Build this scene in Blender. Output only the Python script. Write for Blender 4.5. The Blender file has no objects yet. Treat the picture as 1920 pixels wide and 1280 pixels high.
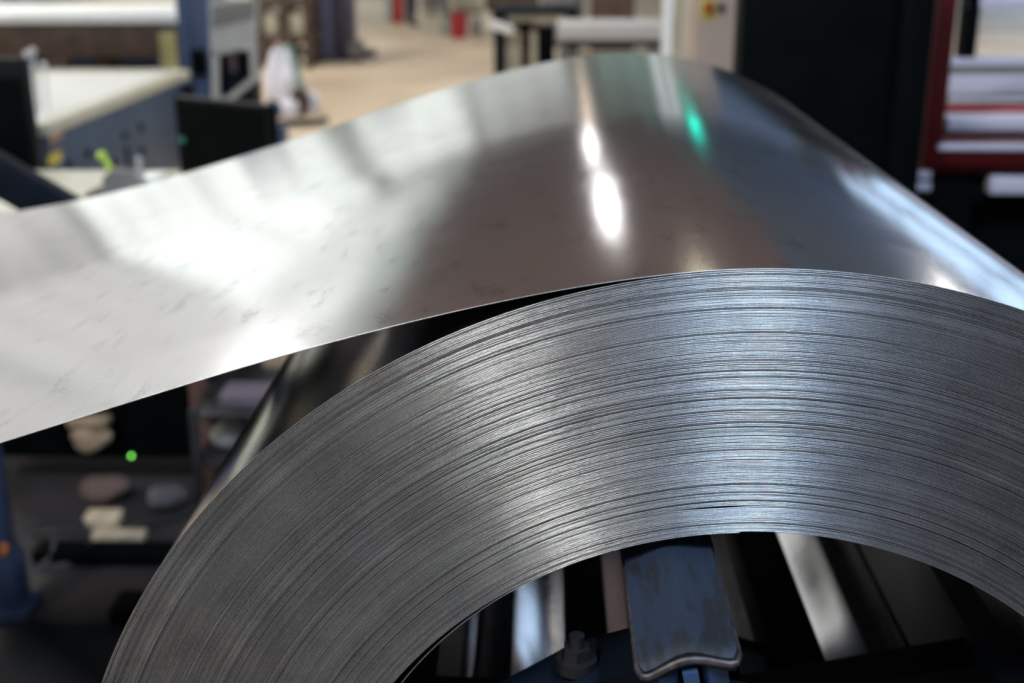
import bpy, bmesh, math, random
import numpy as np
from mathutils import Vector, Matrix

random.seed(7)
rng = np.random.default_rng(7)
scn = bpy.context.scene
C = scn.collection

# ------------------------------------------------------------------ camera
S = 0.433                      # outer radius of the coil (m)
H = 1.0                        # height of the coil axis
W = 2.887 * S                  # sheet width
RIN = 0.628 * S                # bore radius
CAM = Vector((-0.285 * S, -1.509 * S, 1.407 * S + H))
YAW, PITCH, ROLL, FPX = -0.0286, 0.3234, -0.0042, 2300.0
cy, sy, cp, sp = math.cos(YAW), math.sin(YAW), math.cos(PITCH), math.sin(PITCH)
FW = Vector((sy * cp, cy * cp, -sp)); RT = Vector((cy, -sy, 0)); UP = RT.cross(FW)
RT, UP = RT * math.cos(ROLL) + UP * math.sin(ROLL), -RT * math.sin(ROLL) + UP * math.cos(ROLL)
cam_d = bpy.data.cameras.new('camera'); cam = bpy.data.objects.new('camera', cam_d); C.objects.link(cam)
cam.matrix_world = Matrix(((RT.x, UP.x, -FW.x, CAM.x), (RT.y, UP.y, -FW.y, CAM.y), (RT.z, UP.z, -FW.z, CAM.z), (0, 0, 0, 1)))
cam_d.sensor_width = 36.0; cam_d.lens = 36.0 * FPX / 1920.0
cam_d.clip_start = 0.02; cam_d.clip_end = 200
cam_d.dof.use_dof = True
cam_d.dof.focus_distance = (Vector((-0.25 * S, 0.02, 0.93 * S + H)) - CAM).dot(FW)
cam_d.dof.aperture_fstop = 5.6
cam_d.dof.aperture_blades = 8
scn.camera = cam

# ------------------------------------------------------------------ world, exposure
wd = bpy.data.worlds.new('world'); scn.world = wd; wd.use_nodes = True
wd.node_tree.nodes['Background'].inputs[0].default_value = (0.72, 0.82, 1.0, 1)
wd.node_tree.nodes['Background'].inputs[1].default_value = 0.6
scn.view_settings.view_transform = 'Standard'
scn.view_settings.look = 'None'
scn.view_settings.gamma = 1.0
scn.view_settings.use_curve_mapping = False
scn.view_settings.exposure = 0.0

# light levels of the hall (lamps and glazing, built further down)
FILL_LAMP = 280.0
WARM_LAMP = 9.0
PALE_LAMP = 15.0
COOL_LAMP = 420.0
FRONT_LAMP = 430.0
ROW_LAMP = 12.0
NEAR_ROW_LAMP = 24.0
GLAZE_A = 1.02                 # left wall: pale daylight
GLAZE_S = 1.25                 # roof lights on the left
GLAZE_B = 1.6                 # right wall: cool daylight

# ------------------------------------------------------------------ helpers
def srgb(r, g, b):
    f = lambda c: c / 12.92 if c <= 0.04045 else ((c + 0.055) / 1.055) ** 2.4
    return tuple(f(v / 255.0) for v in (r, g, b))

def at(px, py, Y):
    """world point at depth plane y = Y seen at photo pixel (px, py)"""
    d = FW + RT * ((px - 960) / FPX) - UP * ((py - 640) / FPX)
    return CAM + d * ((Y - CAM.y) / d.y)

def mat(name, col, rough=0.5, metal=0.0, var=0.12, scale=12.0, bump=0.0, spec=0.5):
    m = bpy.data.materials.new(name); m.use_nodes = True
    nt = m.node_tree; b = nt.nodes['Principled BSDF']
    b.inputs['Roughness'].default_value = rough
    b.inputs['Metallic'].default_value = metal
    b.inputs['Specular IOR Level'].default_value = spec
    tc = nt.nodes.new('ShaderNodeTexCoord'); nz = nt.nodes.new('ShaderNodeTexNoise')
    nz.inputs['Scale'].default_value = scale; nz.inputs['Detail'].default_value = 5
    nt.links.new(tc.outputs['Object'], nz.inputs['Vector'])
    rp = nt.nodes.new('ShaderNodeValToRGB')
    lo = tuple(c * (1 - var) for c in col); hi = tuple(min(1, c * (1 + var)) for c in col)
    rp.color_ramp.elements[0].position = 0.3; rp.color_ramp.elements[1].position = 0.7
    rp.color_ramp.elements[0].color = (*lo, 1); rp.color_ramp.elements[1].color = (*hi, 1)
    nt.links.new(nz.outputs['Fac'], rp.inputs['Fac']); nt.links.new(rp.outputs['Color'], b.inputs['Base Color'])
    if bump:
        bp = nt.nodes.new('ShaderNodeBump'); bp.inputs['Strength'].default_value = bump; bp.inputs['Distance'].default_value = 0.002
        nt.links.new(nz.outputs['Fac'], bp.inputs['Height']); nt.links.new(bp.outputs['Normal'], b.inputs['Normal'])
    return m

def emit(name, col, strength):
    m = bpy.data.materials.new(name); m.use_nodes = True
    nt = m.node_tree; b = nt.nodes['Principled BSDF']
    b.inputs['Base Color'].default_value = (0.03, 0.03, 0.03, 1); b.inputs['Roughness'].default_value = 0.5
    b.inputs['Emission Color'].default_value = (*col, 1); b.inputs['Emission Strength'].default_value = strength
    return m

class MB:
    """collects shapes into one mesh"""
    def __init__(self): self.bm = bmesh.new()
    def box(self, x0, x1, y0, y1, z0, z1, bev=0.0, rot=None, about=None):
        g = bmesh.ops.create_cube(self.bm, size=1.0)
        vs = g['verts']
        c = Vector(((x0 + x1) / 2, (y0 + y1) / 2, (z0 + z1) / 2)); s = Vector((abs(x1 - x0), abs(y1 - y0), abs(z1 - z0)))
        for v in vs: v.co = Vector((v.co.x * s.x, v.co.y * s.y, v.co.z * s.z))
        if bev:
            es = list({e for v in vs for e in v.link_edges})
            r = bmesh.ops.bevel(self.bm, geom=es, offset=min(bev, min(s) * 0.45), segments=2, profile=0.5, affect='EDGES')
            vs = list({v for f in r['faces'] for v in f.verts} | {v for v in vs if v.is_valid})
        if rot is not None:
            for v in vs: v.co = rot @ v.co
        for v in vs: v.co += c
        return self
    def bar(self, a, b, w, h, bev=0.0, up=Vector((0, 0, 1))):
        a = Vector(a); b = Vector(b); d = (b - a); L = d.length; d.normalize()
        side = d.cross(up)
        if side.length < 1e-4: side = d.cross(Vector((0, 1, 0)))
        side.normalize(); u = side.cross(d)
        M = Matrix((( d.x, side.x, u.x), (d.y, side.y, u.y), (d.z, side.z, u.z)))
        m = (a + b) / 2
        return self.box(m.x - L / 2, m.x + L / 2, m.y - w / 2, m.y + w / 2, m.z - h / 2, m.z + h / 2, bev, M)
    def cyl(self, a, b, r, r2=None, n=24):
        a = Vector(a); b = Vector(b); d = b - a
        q = d.to_track_quat('Z', 'Y').to_matrix().to_4x4(); q.translation = (a + b) / 2
        bmesh.ops.create_cone(self.bm, cap_ends=True, cap_tris=False, segments=n, radius1=r, radius2=r if r2 is None else r2, depth=d.length, matrix=q)
        return self
    def sphere(self, c, r, sc=(1, 1, 1), n=16):
        M = Matrix.Translation(Vector(c)) @ Matrix.Diagonal((*sc, 1))
        bmesh.ops.create_uvsphere(self.bm, u_segments=n, v_segments=n // 2, radius=r, matrix=M)
        return self
    def tube(self, pts, r, n=8, closed=False):
        pts = [Vector(p) for p in pts]; rings = []; N = len(pts)
        for i, p in enumerate(pts):
            t = (pts[(i + 1) % N] - pts[i - 1]) if closed else (pts[min(i + 1, N - 1)] - pts[max(i - 1, 0)])
            t.normalize(); s = t.orthogonal() if i == 0 else (s - t * s.dot(t)); s.normalize(); u = t.cross(s)
            rings.append([self.bm.verts.new(p + (s * math.cos(k * 2 * math.pi / n) + u * math.sin(k * 2 * math.pi / n)) * r) for k in range(n)])
        for i in range(N if closed else N - 1):
            A, B = rings[i], rings[(i + 1) % N]
            for k in range(n): self.bm.faces.new((A[k], A[(k + 1) % n], B[(k + 1) % n], B[k]))
        if not closed:
            self.bm.faces.new(list(reversed(rings[0]))); self.bm.faces.new(rings[-1])
        return self
    def prism(self, poly, axis, a, b):
        """polygon (2-D) extruded along an axis: 'x' poly=(y,z), 'y' poly=(x,z), 'z' poly=(x,y)"""
        f = {'x': lambda p, t: (t, p[0], p[1]), 'y': lambda p, t: (p[0], t, p[1]), 'z': lambda p, t: (p[0], p[1], t)}[axis]
        A = [self.bm.verts.new(f(p, a)) for p in poly]; B = [self.bm.verts.new(f(p, b)) for p in poly]
        n = len(poly)
        self.bm.faces.new(list(reversed(A))); self.bm.faces.new(B)
        for i in range(n): self.bm.faces.new((A[i], A[(i + 1) % n], B[(i + 1) % n], B[i]))
        return self
    def lump(self, c, r, sc, seed, amp=0.25, sub=3):
        M = Matrix.Translation(Vector(c)) @ Matrix.Diagonal((*sc, 1))
        g = bmesh.ops.create_icosphere(self.bm, subdivisions=sub, radius=r, matrix=Matrix.Identity(4))
        rr = random.Random(seed); ph = [[rr.uniform(-4, 4) / r for _ in range(3)] + [rr.uniform(0, 6)] for _ in range(6)]
        for v in g['verts']:
            k = 1 + amp * sum(math.sin(p[0] * v.co.x + p[1] * v.co.y + p[2] * v.co.z + p[3]) for p in ph) / 3
            v.co = M @ (v.co * k)
        return self
    def build(self, name, material, parent=None, smooth=True, base=None):
        bmesh.ops.recalc_face_normals(self.bm, faces=self.bm.faces)
        me = bpy.data.meshes.new(name); 
        org = parent_origin(parent) if parent is not None else (Vector(base) if base is not None else None)
        if org is not None: bmesh.ops.translate(self.bm, verts=self.bm.verts, vec=-org)
        self.bm.to_mesh(me); self.bm.free()
        if smooth:
            me.polygons.foreach_set('use_smooth', [True] * len(me.polygons))
            try: me.set_sharp_from_angle(angle=math.radians(35))
            except Exception: pass
        me.materials.append(material)
        o = bpy.data.objects.new(name, me); C.objects.link(o)
        if parent is not None: o.parent = parent
        elif org is not None: o.location = org
        return o

def parent_origin(p):
    v = Vector((0, 0, 0))
    while p is not None:
        v += p.location; p = p.parent
    return v

def thing(name, label, cat, loc, group=None):
    o = bpy.data.objects.new(name, None); C.objects.link(o); o.location = loc
    o.empty_display_size = 0.1
    return tag(o, label, cat, group)
def tag(o, label, cat, group=None):
    o['label'] = label; o['category'] = cat
    if group: o['group'] = group
    return o
def struct(o, label=None):
    o['kind'] = 'structure'
    if label: o['label'] = label
    return o
def copy_tree(o, parent=None):
    c = o.copy(); C.objects.link(c); c.parent = parent
    for ch in list(o.children): copy_tree(ch, c)
    return c

# ------------------------------------------------------------------ materials
def steel_sheet(name):
    m = bpy.data.materials.new(name); m.use_nodes = True
    nt = m.node_tree; b = nt.nodes['Principled BSDF']; L = nt.links.new
    b.inputs['Metallic'].default_value = 1.0
    tc = nt.nodes.new('ShaderNodeTexCoord')
    fine = nt.nodes.new('ShaderNodeTexNoise'); fine.inputs['Scale'].default_value = 2000; fine.inputs['Detail'].default_value = 3
    L(tc.outputs['Object'], fine.inputs['Vector'])
    big = nt.nodes.new('ShaderNodeTexNoise'); big.inputs['Scale'].default_value = 9; big.inputs['Detail'].default_value = 4
    mp = nt.nodes.new('ShaderNodeMapping'); mp.inputs['Scale'].default_value = (0.5, 3.0, 0.5)   # rolling marks along the strip
    L(tc.outputs['Object'], mp.inputs['Vector']); L(mp.outputs['Vector'], big.inputs['Vector'])
    # tiny dark pits, clustered
    pit = nt.nodes.new('ShaderNodeTexNoise'); pit.inputs['Scale'].default_value = 900; pit.inputs['Detail'].default_value = 2
    pm = nt.nodes.new('ShaderNodeMapping'); pm.inputs['Scale'].default_value = (2.4, 0.8, 2.4); L(tc.outputs['Object'], pm.inputs['Vector'])
    L(pm.outputs['Vector'], pit.inputs['Vector'])
    clu = nt.nodes.new('ShaderNodeTexNoise'); clu.inputs['Scale'].default_value = 24; clu.inputs['Detail'].default_value = 3
    L(pm.outputs['Vector'], clu.inputs['Vector'])
    add = nt.nodes.new('ShaderNodeMath'); add.operation = 'MULTIPLY'
    L(pit.outputs['Fac'], add.inputs[0]); L(clu.outputs['Fac'], add.inputs[1])
    pr = nt.nodes.new('ShaderNodeValToRGB')
    pr.color_ramp.elements[0].position = 0.345; pr.color_ramp.elements[0].color = (0.80, 0.80, 0.81, 1)
    pr.color_ramp.elements[1].position = 0.42; pr.color_ramp.elements[1].color = (0.38, 0.38, 0.40, 1)
    L(add.outputs[0], pr.inputs['Fac']); L(pr.outputs['Color'], b.inputs['Base Color'])
    rr = nt.nodes.new('ShaderNodeMapRange'); rr.inputs['From Min'].default_value = 0.3; rr.inputs['From Max'].default_value = 0.7
    rr.inputs['To Min'].default_value = 0.11; rr.inputs['To Max'].default_value = 0.14
    L(big.outputs['Fac'], rr.inputs['Value']); L(rr.outputs['Result'], b.inputs['Roughness'])
    bp = nt.nodes.new('ShaderNodeBump'); bp.inputs['Strength'].default_value = 0.05; bp.inputs['Distance'].default_value = 0.0003
    L(fine.outputs['Fac'], bp.inputs['Height']); L(bp.outputs['Normal'], b.inputs['Normal'])
    return m

def steel_edge(name):
    m = bpy.data.materials.new(name); m.use_nodes = True
    nt = m.node_tree; b = nt.nodes['Principled BSDF']; L = nt.links.new
    b.inputs['Metallic'].default_value = 1.0; b.inputs['Roughness'].default_value = 0.31
    tc = nt.nodes.new('ShaderNodeTexCoord')
    nz = nt.nodes.new('ShaderNodeTexNoise'); nz.inputs['Scale'].default_value = 1700; nz.inputs['Detail'].default_value = 3
    L(tc.outputs['Object'], nz.inputs['Vector'])
    n2 = nt.nodes.new('ShaderNodeTexNoise'); n2.inputs['Scale'].default_value = 30; n2.inputs['Detail'].default_value = 4
    L(tc.outputs['Object'], n2.inputs['Vector'])
    rp = nt.nodes.new('ShaderNodeValToRGB')
    rp.color_ramp.elements[0].position = 0.32; rp.color_ramp.elements[0].color = (0.30, 0.30, 0.32, 1)
    rp.color_ramp.elements[1].position = 0.66; rp.color_ramp.elements[1].color = (0.80, 0.81, 0.84, 1)
    mx = nt.nodes.new('ShaderNodeMath'); mx.operation = 'MULTIPLY_ADD'; mx.inputs[1].default_value = 0.75
    sc = nt.nodes.new('ShaderNodeMath'); sc.operation = 'MULTIPLY'; sc.inputs[1].default_value = 0.25
    L(n2.outputs['Fac'], sc.inputs[0]); L(nz.outputs['Fac'], mx.inputs[0]); L(sc.outputs[0], mx.inputs[2])
    L(mx.outputs[0], rp.inputs['Fac']); L(rp.outputs['Color'], b.inputs['Base Color'])
    bp = nt.nodes.new('ShaderNodeBump'); bp.inputs['Strength'].default_value = 0.08; bp.inputs['Distance'].default_value = 0.0002
    L(nz.outputs['Fac'], bp.inputs['Height']); L(bp.outputs['Normal'], b.inputs['Normal'])
    return m

M_SHEET = steel_sheet('galvanised_sheet')
M_EDGE = steel_edge('sheared_edge')

def worn_paint(name, col, under, amount, stretch=(1, 1, 1), rough=0.5):
    m = bpy.data.materials.new(name); m.use_nodes = True
    nt = m.node_tree; b = nt.nodes['Principled BSDF']; L = nt.links.new
    tc = nt.nodes.new('ShaderNodeTexCoord'); mp = nt.nodes.new('ShaderNodeMapping'); mp.inputs['Scale'].default_value = stretch
    L(tc.outputs['Object'], mp.inputs['Vector'])
    n1 = nt.nodes.new('ShaderNodeTexNoise'); n1.inputs['Scale'].default_value = 60; n1.inputs['Detail'].default_value = 8; n1.inputs['Roughness'].default_value = 0.7
    L(mp.outputs['Vector'], n1.inputs['Vector'])
    n2 = nt.nodes.new('ShaderNodeTexNoise'); n2.inputs['Scale'].default_value = 14
    L(tc.outputs['Object'], n2.inputs['Vector'])
    mu = nt.nodes.new('ShaderNodeMath'); mu.operation = 'MULTIPLY'; L(n1.outputs['Fac'], mu.inputs[0]); L(n2.outputs['Fac'], mu.inputs[1])
    rp = nt.nodes.new('ShaderNodeValToRGB'); rp.color_ramp.elements[0].position = amount; rp.color_ramp.elements[1].position = amount + 0.05
    rp.color_ramp.elements[0].color = (*col, 1); rp.color_ramp.elements[1].color = (*under, 1)
    L(mu.outputs[0], rp.inputs['Fac']); L(rp.outputs['Color'], b.inputs['Base Color'])
    rr = nt.nodes.new('ShaderNodeMapRange'); rr.inputs['To Min'].default_value = rough; rr.inputs['To Max'].default_value = rough + 0.3
    L(n1.outputs['Fac'], rr.inputs['Value']); L(rr.outputs['Result'], b.inputs['Roughness'])
    bp = nt.nodes.new('ShaderNodeBump'); bp.inputs['Strength'].default_value = 0.25; bp.inputs['Distance'].default_value = 0.001
    L(rp.outputs['Color'], bp.inputs['Height']); L(bp.outputs['Normal'], b.inputs['Normal'])
    return m

M_SHOE = worn_paint('worn_blue_paint', (0.006, 0.0145, 0.032), (0.0025, 0.004, 0.007), 0.25, (2.6, 0.4, 2.6))
M_SHOE_RIM = mat('bare_worn_rim', (0.10, 0.088, 0.092), 0.45, 0.8, 0.5, 160)
M_NAVY = mat('navy_paint', (0.004, 0.008, 0.015), 0.5, 0, 0.3, 14, spec=0.15)
M_BLUE = mat('machine_blue', (0.035, 0.062, 0.14), 0.45, 0, 0.15, 6)
M_BLUEGREY = mat('blue_grey_plate', (0.03, 0.056, 0.1), 0.45, 0, 0.12, 5)
M_BLACK = mat('black_paint', (0.0011, 0.0022, 0.0025), 0.65, 0, 0.4, 8, spec=0.05)
M_BLACKGLOSS = mat('black_plastic', (0.003, 0.0035, 0.0045), 0.45, 0, 0.3, 20, spec=0.15)
M_WHITE = mat('white_panel', (0.88, 0.90, 0.86), 0.4, 0, 0.05, 6)
M_CREAM = mat('cream_paint', (0.55, 0.53, 0.40), 0.5, 0, 0.12, 10)
M_BEIGE = mat('beige_cabinet', (0.42, 0.33, 0.26), 0.5, 0, 0.08, 6)
M_GREY = mat('light_grey_paint', (0.42, 0.43, 0.42), 0.45, 0, 0.08, 8)
M_MIDGREY = mat('mid_grey_paint', (0.19, 0.185, 0.18), 0.5, 0, 0.12, 9)
M_BROWN = mat('brown_rust_steel', (0.075, 0.047, 0.032), 0.6, 0.1, 0.35, 11)
M_RED = mat('red_machine_paint', (0.062, 0.0018, 0.0034), 0.45, 0, 0.12, 5, spec=0.25)
M_REDBIN = mat('red_plastic', (0.30, 0.014, 0.016), 0.4, 0, 0.1, 8)
M_STEEL = mat('bright_steel', (0.62, 0.64, 0.67), 0.32, 1.0, 0.1, 30)
M_DARKSTEEL = mat('dark_steel', (0.07, 0.07, 0.08), 0.42, 0.9, 0.3, 20)
M_FLOOR_SHADE = mat('floor_shade_dark', (0.024, 0.019, 0.02), 0.7, 0, 0.45, 3)  # stands in for shade on the floor round the uncoiler
M_MAT2 = mat('oily_grey_cloth', (0.09, 0.08, 0.085), 0.8, 0, 0.3, 20)
M_RUBBER = mat('black_rubber', (0.012, 0.012, 0.013), 0.6, 0, 0.3, 20)
M_YELLOW = mat('yellow_plastic', (0.62, 0.52, 0.06), 0.45, 0, 0.1, 20)
M_LIME = mat('lime_plastic', (0.50, 0.72, 0.08), 0.4, 0, 0.1, 20)
M_WOOD = mat('pale_wood', (0.50, 0.40, 0.28), 0.65, 0, 0.25, 24)
M_BROWNWOOD = mat('dark_wood', (0.10, 0.052, 0.038), 0.65, 0, 0.3, 18)
M_CLOTH = mat('beige_rag', (0.36, 0.27, 0.18), 0.85, 0, 0.25, 22, 0.4)
M_BAG = mat('white_film', (0.80, 0.80, 0.92), 0.35, 0, 0.15, 14, 0.5)
M_PINKBOX = mat('mauve_carton', (0.11, 0.09, 0.112), 0.6, 0, 0.12, 12)
M_TROUSER = mat('dark_trousers', (0.018, 0.02, 0.035), 0.85, 0, 0.25, 24)
M_JACKET = mat('work_jacket', (0.05, 0.07, 0.12), 0.85, 0, 0.2, 24)
M_SKIN = mat('skin', (0.52, 0.33, 0.25), 0.55, 0, 0.08, 20)
M_HAIR = mat('dark_hair', (0.03, 0.02, 0.015), 0.6, 0, 0.3, 60)
M_TEAL = mat('pale_teal_paint', (0.28, 0.42, 0.38), 0.45, 0, 0.1, 10)
M_ORANGE = mat('orange_sticker', (0.5, 0.26, 0.16), 0.5, 0, 0.3, 60)

# ------------------------------------------------------------------ the hall
XL, XR, YB, YF, ZC = -12.0, 14.0, -12.0, 50.0, 8.4

def floor_mat():
    m = bpy.data.materials.new('polished_concrete'); m.use_nodes = True
    nt = m.node_tree; b = nt.nodes['Principled BSDF']; L = nt.links.new
    tc = nt.nodes.new('ShaderNodeTexCoord')
    n1 = nt.nodes.new('ShaderNodeTexNoise'); n1.inputs['Scale'].default_value = 0.55; n1.inputs['Detail'].default_value = 6
    L(tc.outputs['Object'], n1.inputs['Vector'])
    rp = nt.nodes.new('ShaderNodeValToRGB')
    rp.color_ramp.elements[0].position = 0.32; rp.color_ramp.elements[0].color = (0.50, 0.39, 0.27, 1)
    rp.color_ramp.elements[1].position = 0.66; rp.color_ramp.elements[1].color = (0.74, 0.60, 0.42, 1)
    L(n1.outputs['Fac'], rp.inputs['Fac'])
    L(rp.outputs['Color'], b.inputs['Base Color'])
    n2 = nt.nodes.new('ShaderNodeTexNoise'); n2.inputs['Scale'].default_value = 3; n2.inputs['Detail'].default_value = 6
    L(tc.outputs['Object'], n2.inputs['Vector'])
    rr = nt.nodes.new('ShaderNodeMapRange'); rr.inputs['To Min'].default_value = 0.3; rr.inputs['To Max'].default_value = 0.6
    L(n2.outputs['Fac'], rr.inputs['Value']); L(rr.outputs['Result'], b.inputs['Roughness'])
    return m
M_FLOOR = floor_mat()
M_WALL = mat('pale_green_wall', (0.50, 0.55, 0.51), 0.7, 0, 0.06, 1.5)
M_SLATE = mat('slate_blue_wall', (0.17, 0.21, 0.32), 0.7, 0, 0.1, 1.2)
M_WALL_SIDE = mat('grey_wall', (0.30, 0.30, 0.31), 0.7, 0, 0.08, 1.2)
M_CEIL = mat('brown_grey_ceiling', (0.17, 0.138, 0.16), 0.8, 0, 0.12, 1.0)

struct(MB().box(XL - .2, XR + .2, YB - .2, YF + .2, -0.2, 0).build('floor', M_FLOOR, smooth=False))
SKY = (-11.95, -6.3)                                                       # roof lights along the glazed side, x range
SKYB = [(3.0, 9.6), (10.0, 17.6), (18.0, 25.6), (26.0, 33.6), (34.0, 41.6)]
m = MB(); m.box(XL - .2, SKY[0], YB - .2, YF + .2, ZC, ZC + .2); m.box(SKY[1], 3.4, YB - .2, YF + .2, ZC, ZC + .2); ys_ = YB - .2
for (a, b) in SKYB: m.box(SKY[0], SKY[1], ys_, a, ZC, ZC + .2); ys_ = b
m.box(SKY[0], SKY[1], ys_, YF + .2, ZC, ZC + .2)
struct(m.build('ceiling', M_CEIL, smooth=False))
struct(MB().box(3.4, XR + .2, YB - .2, YF + .2, ZC, ZC + .2).build('ceiling_right', mat('blue_lit_ceiling', (0.085, 0.125, 0.21), 0.8, 0, 0.12, 1.0), smooth=False))  # blue cast of the right-hand daylight put into the ceiling colour
LEFT = [(2.0, 9.6), (10.0, 17.6), (18.0, 25.6), (26.0, 33.6), (34.0, 41.6), (42.0, 49.4)]     # glazed bays, y range
RIGHT = [(17.0, 25.6), (26.0, 33.6), (34.0, 41.6)]
def wall_x(name, x0, x1, bays, z0, z1, material):
    m = MB(); ys = YB
    for (a, b) in bays:
        m.box(x0, x1, ys, a, 0, ZC); m.box(x0, x1, a, b, 0, z0); m.box(x0, x1, a, b, z1, ZC); ys = b
    m.box(x0, x1, ys, YF, 0, ZC)
    return struct(m.build(name, material, smooth=False))
wall_x('wall_left', XL - .2, XL, LEFT, .5, 8.3, M_WALL)
wall_x('wall_right', XR, XR + .2, RIGHT, .9, 7.4, M_SLATE)
FARW = [(-11.2, -6.4), (-6.0, -1.0), (0.8, 5.4), (8.2, 13.4)]                                     # glowing bays added to brighten the far wall, x range
m = MB(); xs_ = XL
for (a, b) in FARW:
    m.box(xs_, a, YF, YF + .2, 0, ZC); m.box(a, b, YF, YF + .2, 0, .6); m.box(a, b, YF, YF + .2, 7.8, ZC); xs_ = b
m.box(xs_, XR, YF, YF + .2, 0, ZC)
struct(m.build('wall_far', M_WALL, smooth=False))
struct(MB().box(XL, XR, YB - .2, YB, 0, ZC).build('wall_near', M_WALL_SIDE, smooth=False))
G_A = [emit('daylight_glazing_%d' % k, c, GLAZE_A * f) for k, (c, f) in enumerate((((1.0, .97, .95), .55), ((1.0, .97, .95), .60), ((1.0, .985, .97), .68), ((.96, 1.0, .96), 1.30), ((.96, 1.0, .96), 1.35), ((.95, 1.0, .96), 1.15)))]
G_B = emit('cool_daylight_glazing', (0.52, 0.73, 1.0), GLAZE_B)
def window(n, y0, y1, z0, z1, x, ny, nz, gl):
    fr = MB(); t = 0.08
    for i in range(ny + 1):
        y = y0 + (y1 - y0) * i / ny; fr.box(x - .07, x + .07, y - t / 2, y + t / 2, z0, z1)
    for k in range(nz + 1):
        z = z0 + (z1 - z0) * k / nz; fr.box(x - .06, x + .06, y0, y1, z - t / 2, z + t / 2)
    o = struct(fr.build('window_%d' % n, M_GREY, smooth=False))
    for i in range(ny):
        for k in range(nz):
            a = y0 + (y1 - y0) * i / ny; b = y0 + (y1 - y0) * (i + 1) / ny
            c = z0 + (z1 - z0) * k / nz; d = z0 + (z1 - z0) * (k + 1) / nz
            MB().box(x - .01, x + .01, a + t / 2, b - t / 2, c + t / 2, d - t / 2).build('pane', gl, o, smooth=False)
for k, (a, b) in enumerate(LEFT): window(k + 1, a, b, .5, 8.3, XL - .1, 4, 3, G_A[k])
for k, (a, b) in enumerate(RIGHT): window(k + 7, a, b, .9, 7.4, XR + .1, 3, 2, G_B)
G_F = [emit('far_wall_glow_%d' % k, c, f) for k, (c, f) in enumerate((((.95, 1.0, .95), 1.05), ((.97, 1.0, .97), .60), ((.72, 1.0, .88), .26), ((.40, .60, 1.0), .18)))]  # added glow that brightens and tints the far wall
def glow_bay_x(n, x0, x1, z0, z1, y, nx, nz, gl):
    fr = MB(); t = 0.08
    for i in range(nx + 1):
        x = x0 + (x1 - x0) * i / nx; fr.box(x - t / 2, x + t / 2, y - .07, y + .07, z0, z1)
    for k in range(nz + 1):
        z = z0 + (z1 - z0) * k / nz; fr.box(x0, x1, y - .06, y + .06, z - t / 2, z + t / 2)
    o = struct(fr.build('window_%d' % n, M_GREY, smooth=False))
    for i in range(nx):
        for k in range(nz):
            a = x0 + (x1 - x0) * i / nx; b = x0 + (x1 - x0) * (i + 1) / nx
            c = z0 + (z1 - z0) * k / nz; d = z0 + (z1 - z0) * (k + 1) / nz
            MB().box(a + t / 2, b - t / 2, y - .01, y + .01, c + t / 2, d - t / 2).build('pane', gl, o, smooth=False)
for k, (a, b) in enumerate(FARW): glow_bay_x(k + 10, a, b, .6, 7.8, YF + .1, 3, 2, G_F[k])

G_S = emit('roof_light_glazing', (.97, 1.0, .97), GLAZE_S)
G_S2 = emit('dimmed_roof_light_glazing', (.86, 1.0, .93), GLAZE_S * .42)  # inner column dimmed so its mirrored edge fades softly
for k, (a, b) in enumerate(SKYB):
    fr = MB(); t = .08; nx, ny = 4, 3
    for i in range(nx + 1):
        x = SKY[0] + (SKY[1] - SKY[0]) * i / nx; fr.box(x - t / 2, x + t / 2, a, b, ZC + .04, ZC + .16)
    for i in range(ny + 1):
        y = a + (b - a) * i / ny; fr.box(SKY[0], SKY[1], y - t / 2, y + t / 2, ZC + .04, ZC + .16)
    o = struct(fr.build('window_%d' % (k + 14), M_GREY, smooth=False))
    for i in range(nx):
        for l in range(ny):
            c0 = SKY[0] + (SKY[1] - SKY[0]) * i / nx; c1 = SKY[0] + (SKY[1] - SKY[0]) * (i + 1) / nx
            d0 = a + (b - a) * l / ny; d1 = a + (b - a) * (l + 1) / ny
            MB().box(c0 + t / 2, c1 - t / 2, d0 + t / 2, d1 - t / 2, ZC + .09, ZC + .11).build('pane', G_S if i < nx - 1 else G_S2, o, smooth=False)

# steel roof beams across the hall
for i, y in enumerate((-7, 1, 9.8, 17.8, 25.8, 33.8, 41.8)):
    m = MB(); m.box(XL, XR, y - .1, y + .1, ZC - .34, ZC - .32); m.box(XL, XR, y - .1, y + .1, ZC - .02, ZC); m.box(XL, XR, y - .012, y + .012, ZC - .32, ZC - .02)
    struct(m.build('trim_%d' % (i + 1), M_MIDGREY, smooth=False))

# ceiling lamps: long fixtures hung in rows
M_FILL_LAMP = emit('fill_lamp_diffuser', (1.0, 0.97, 0.93), FILL_LAMP)  # unseen fill lamps, added to brighten the floor
M_WLAMP = emit('warm_lamp_diffuser', (1.0, 0.74, 0.5), WARM_LAMP)
M_PLAMP = emit('pale_lamp_diffuser', (1.0, 0.86, 0.66), PALE_LAMP)
M_RLAMP = emit('row_lamp_diffuser', (1.0, 0.97, 0.95), ROW_LAMP)
M_NLAMP = emit('near_row_lamp_diffuser', (1.0, 0.97, 0.95), NEAR_ROW_LAMP)
M_FLAMP = emit('front_lamp_diffuser', (1.0, 0.97, 0.95), FRONT_LAMP)
def ceiling_lamp(x, y, L, label, m, z=ZC - 0.45):
    t = thing('ceiling_lamp', label, 'lamp', (x, y, z), 'long lamps hung below the hall ceiling')
    hb = MB(); hb.box(x - .11, x + .11, y - L / 2, y + L / 2, z, z + .07, .01); hb.build('housing', M_GREY, t)
    MB().box(x - .09, x + .09, y - L / 2 + .02, y + L / 2 - .02, z - .035, z).build('diffuser', m, t, smooth=False)
    for s in (-1, 1):
        MB().cyl((x, y + s * L * .35, z + .07), (x, y + s * L * .35, ZC), .006, n=8).build('hanger', M_DARKSTEEL, t)
    return t
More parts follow.
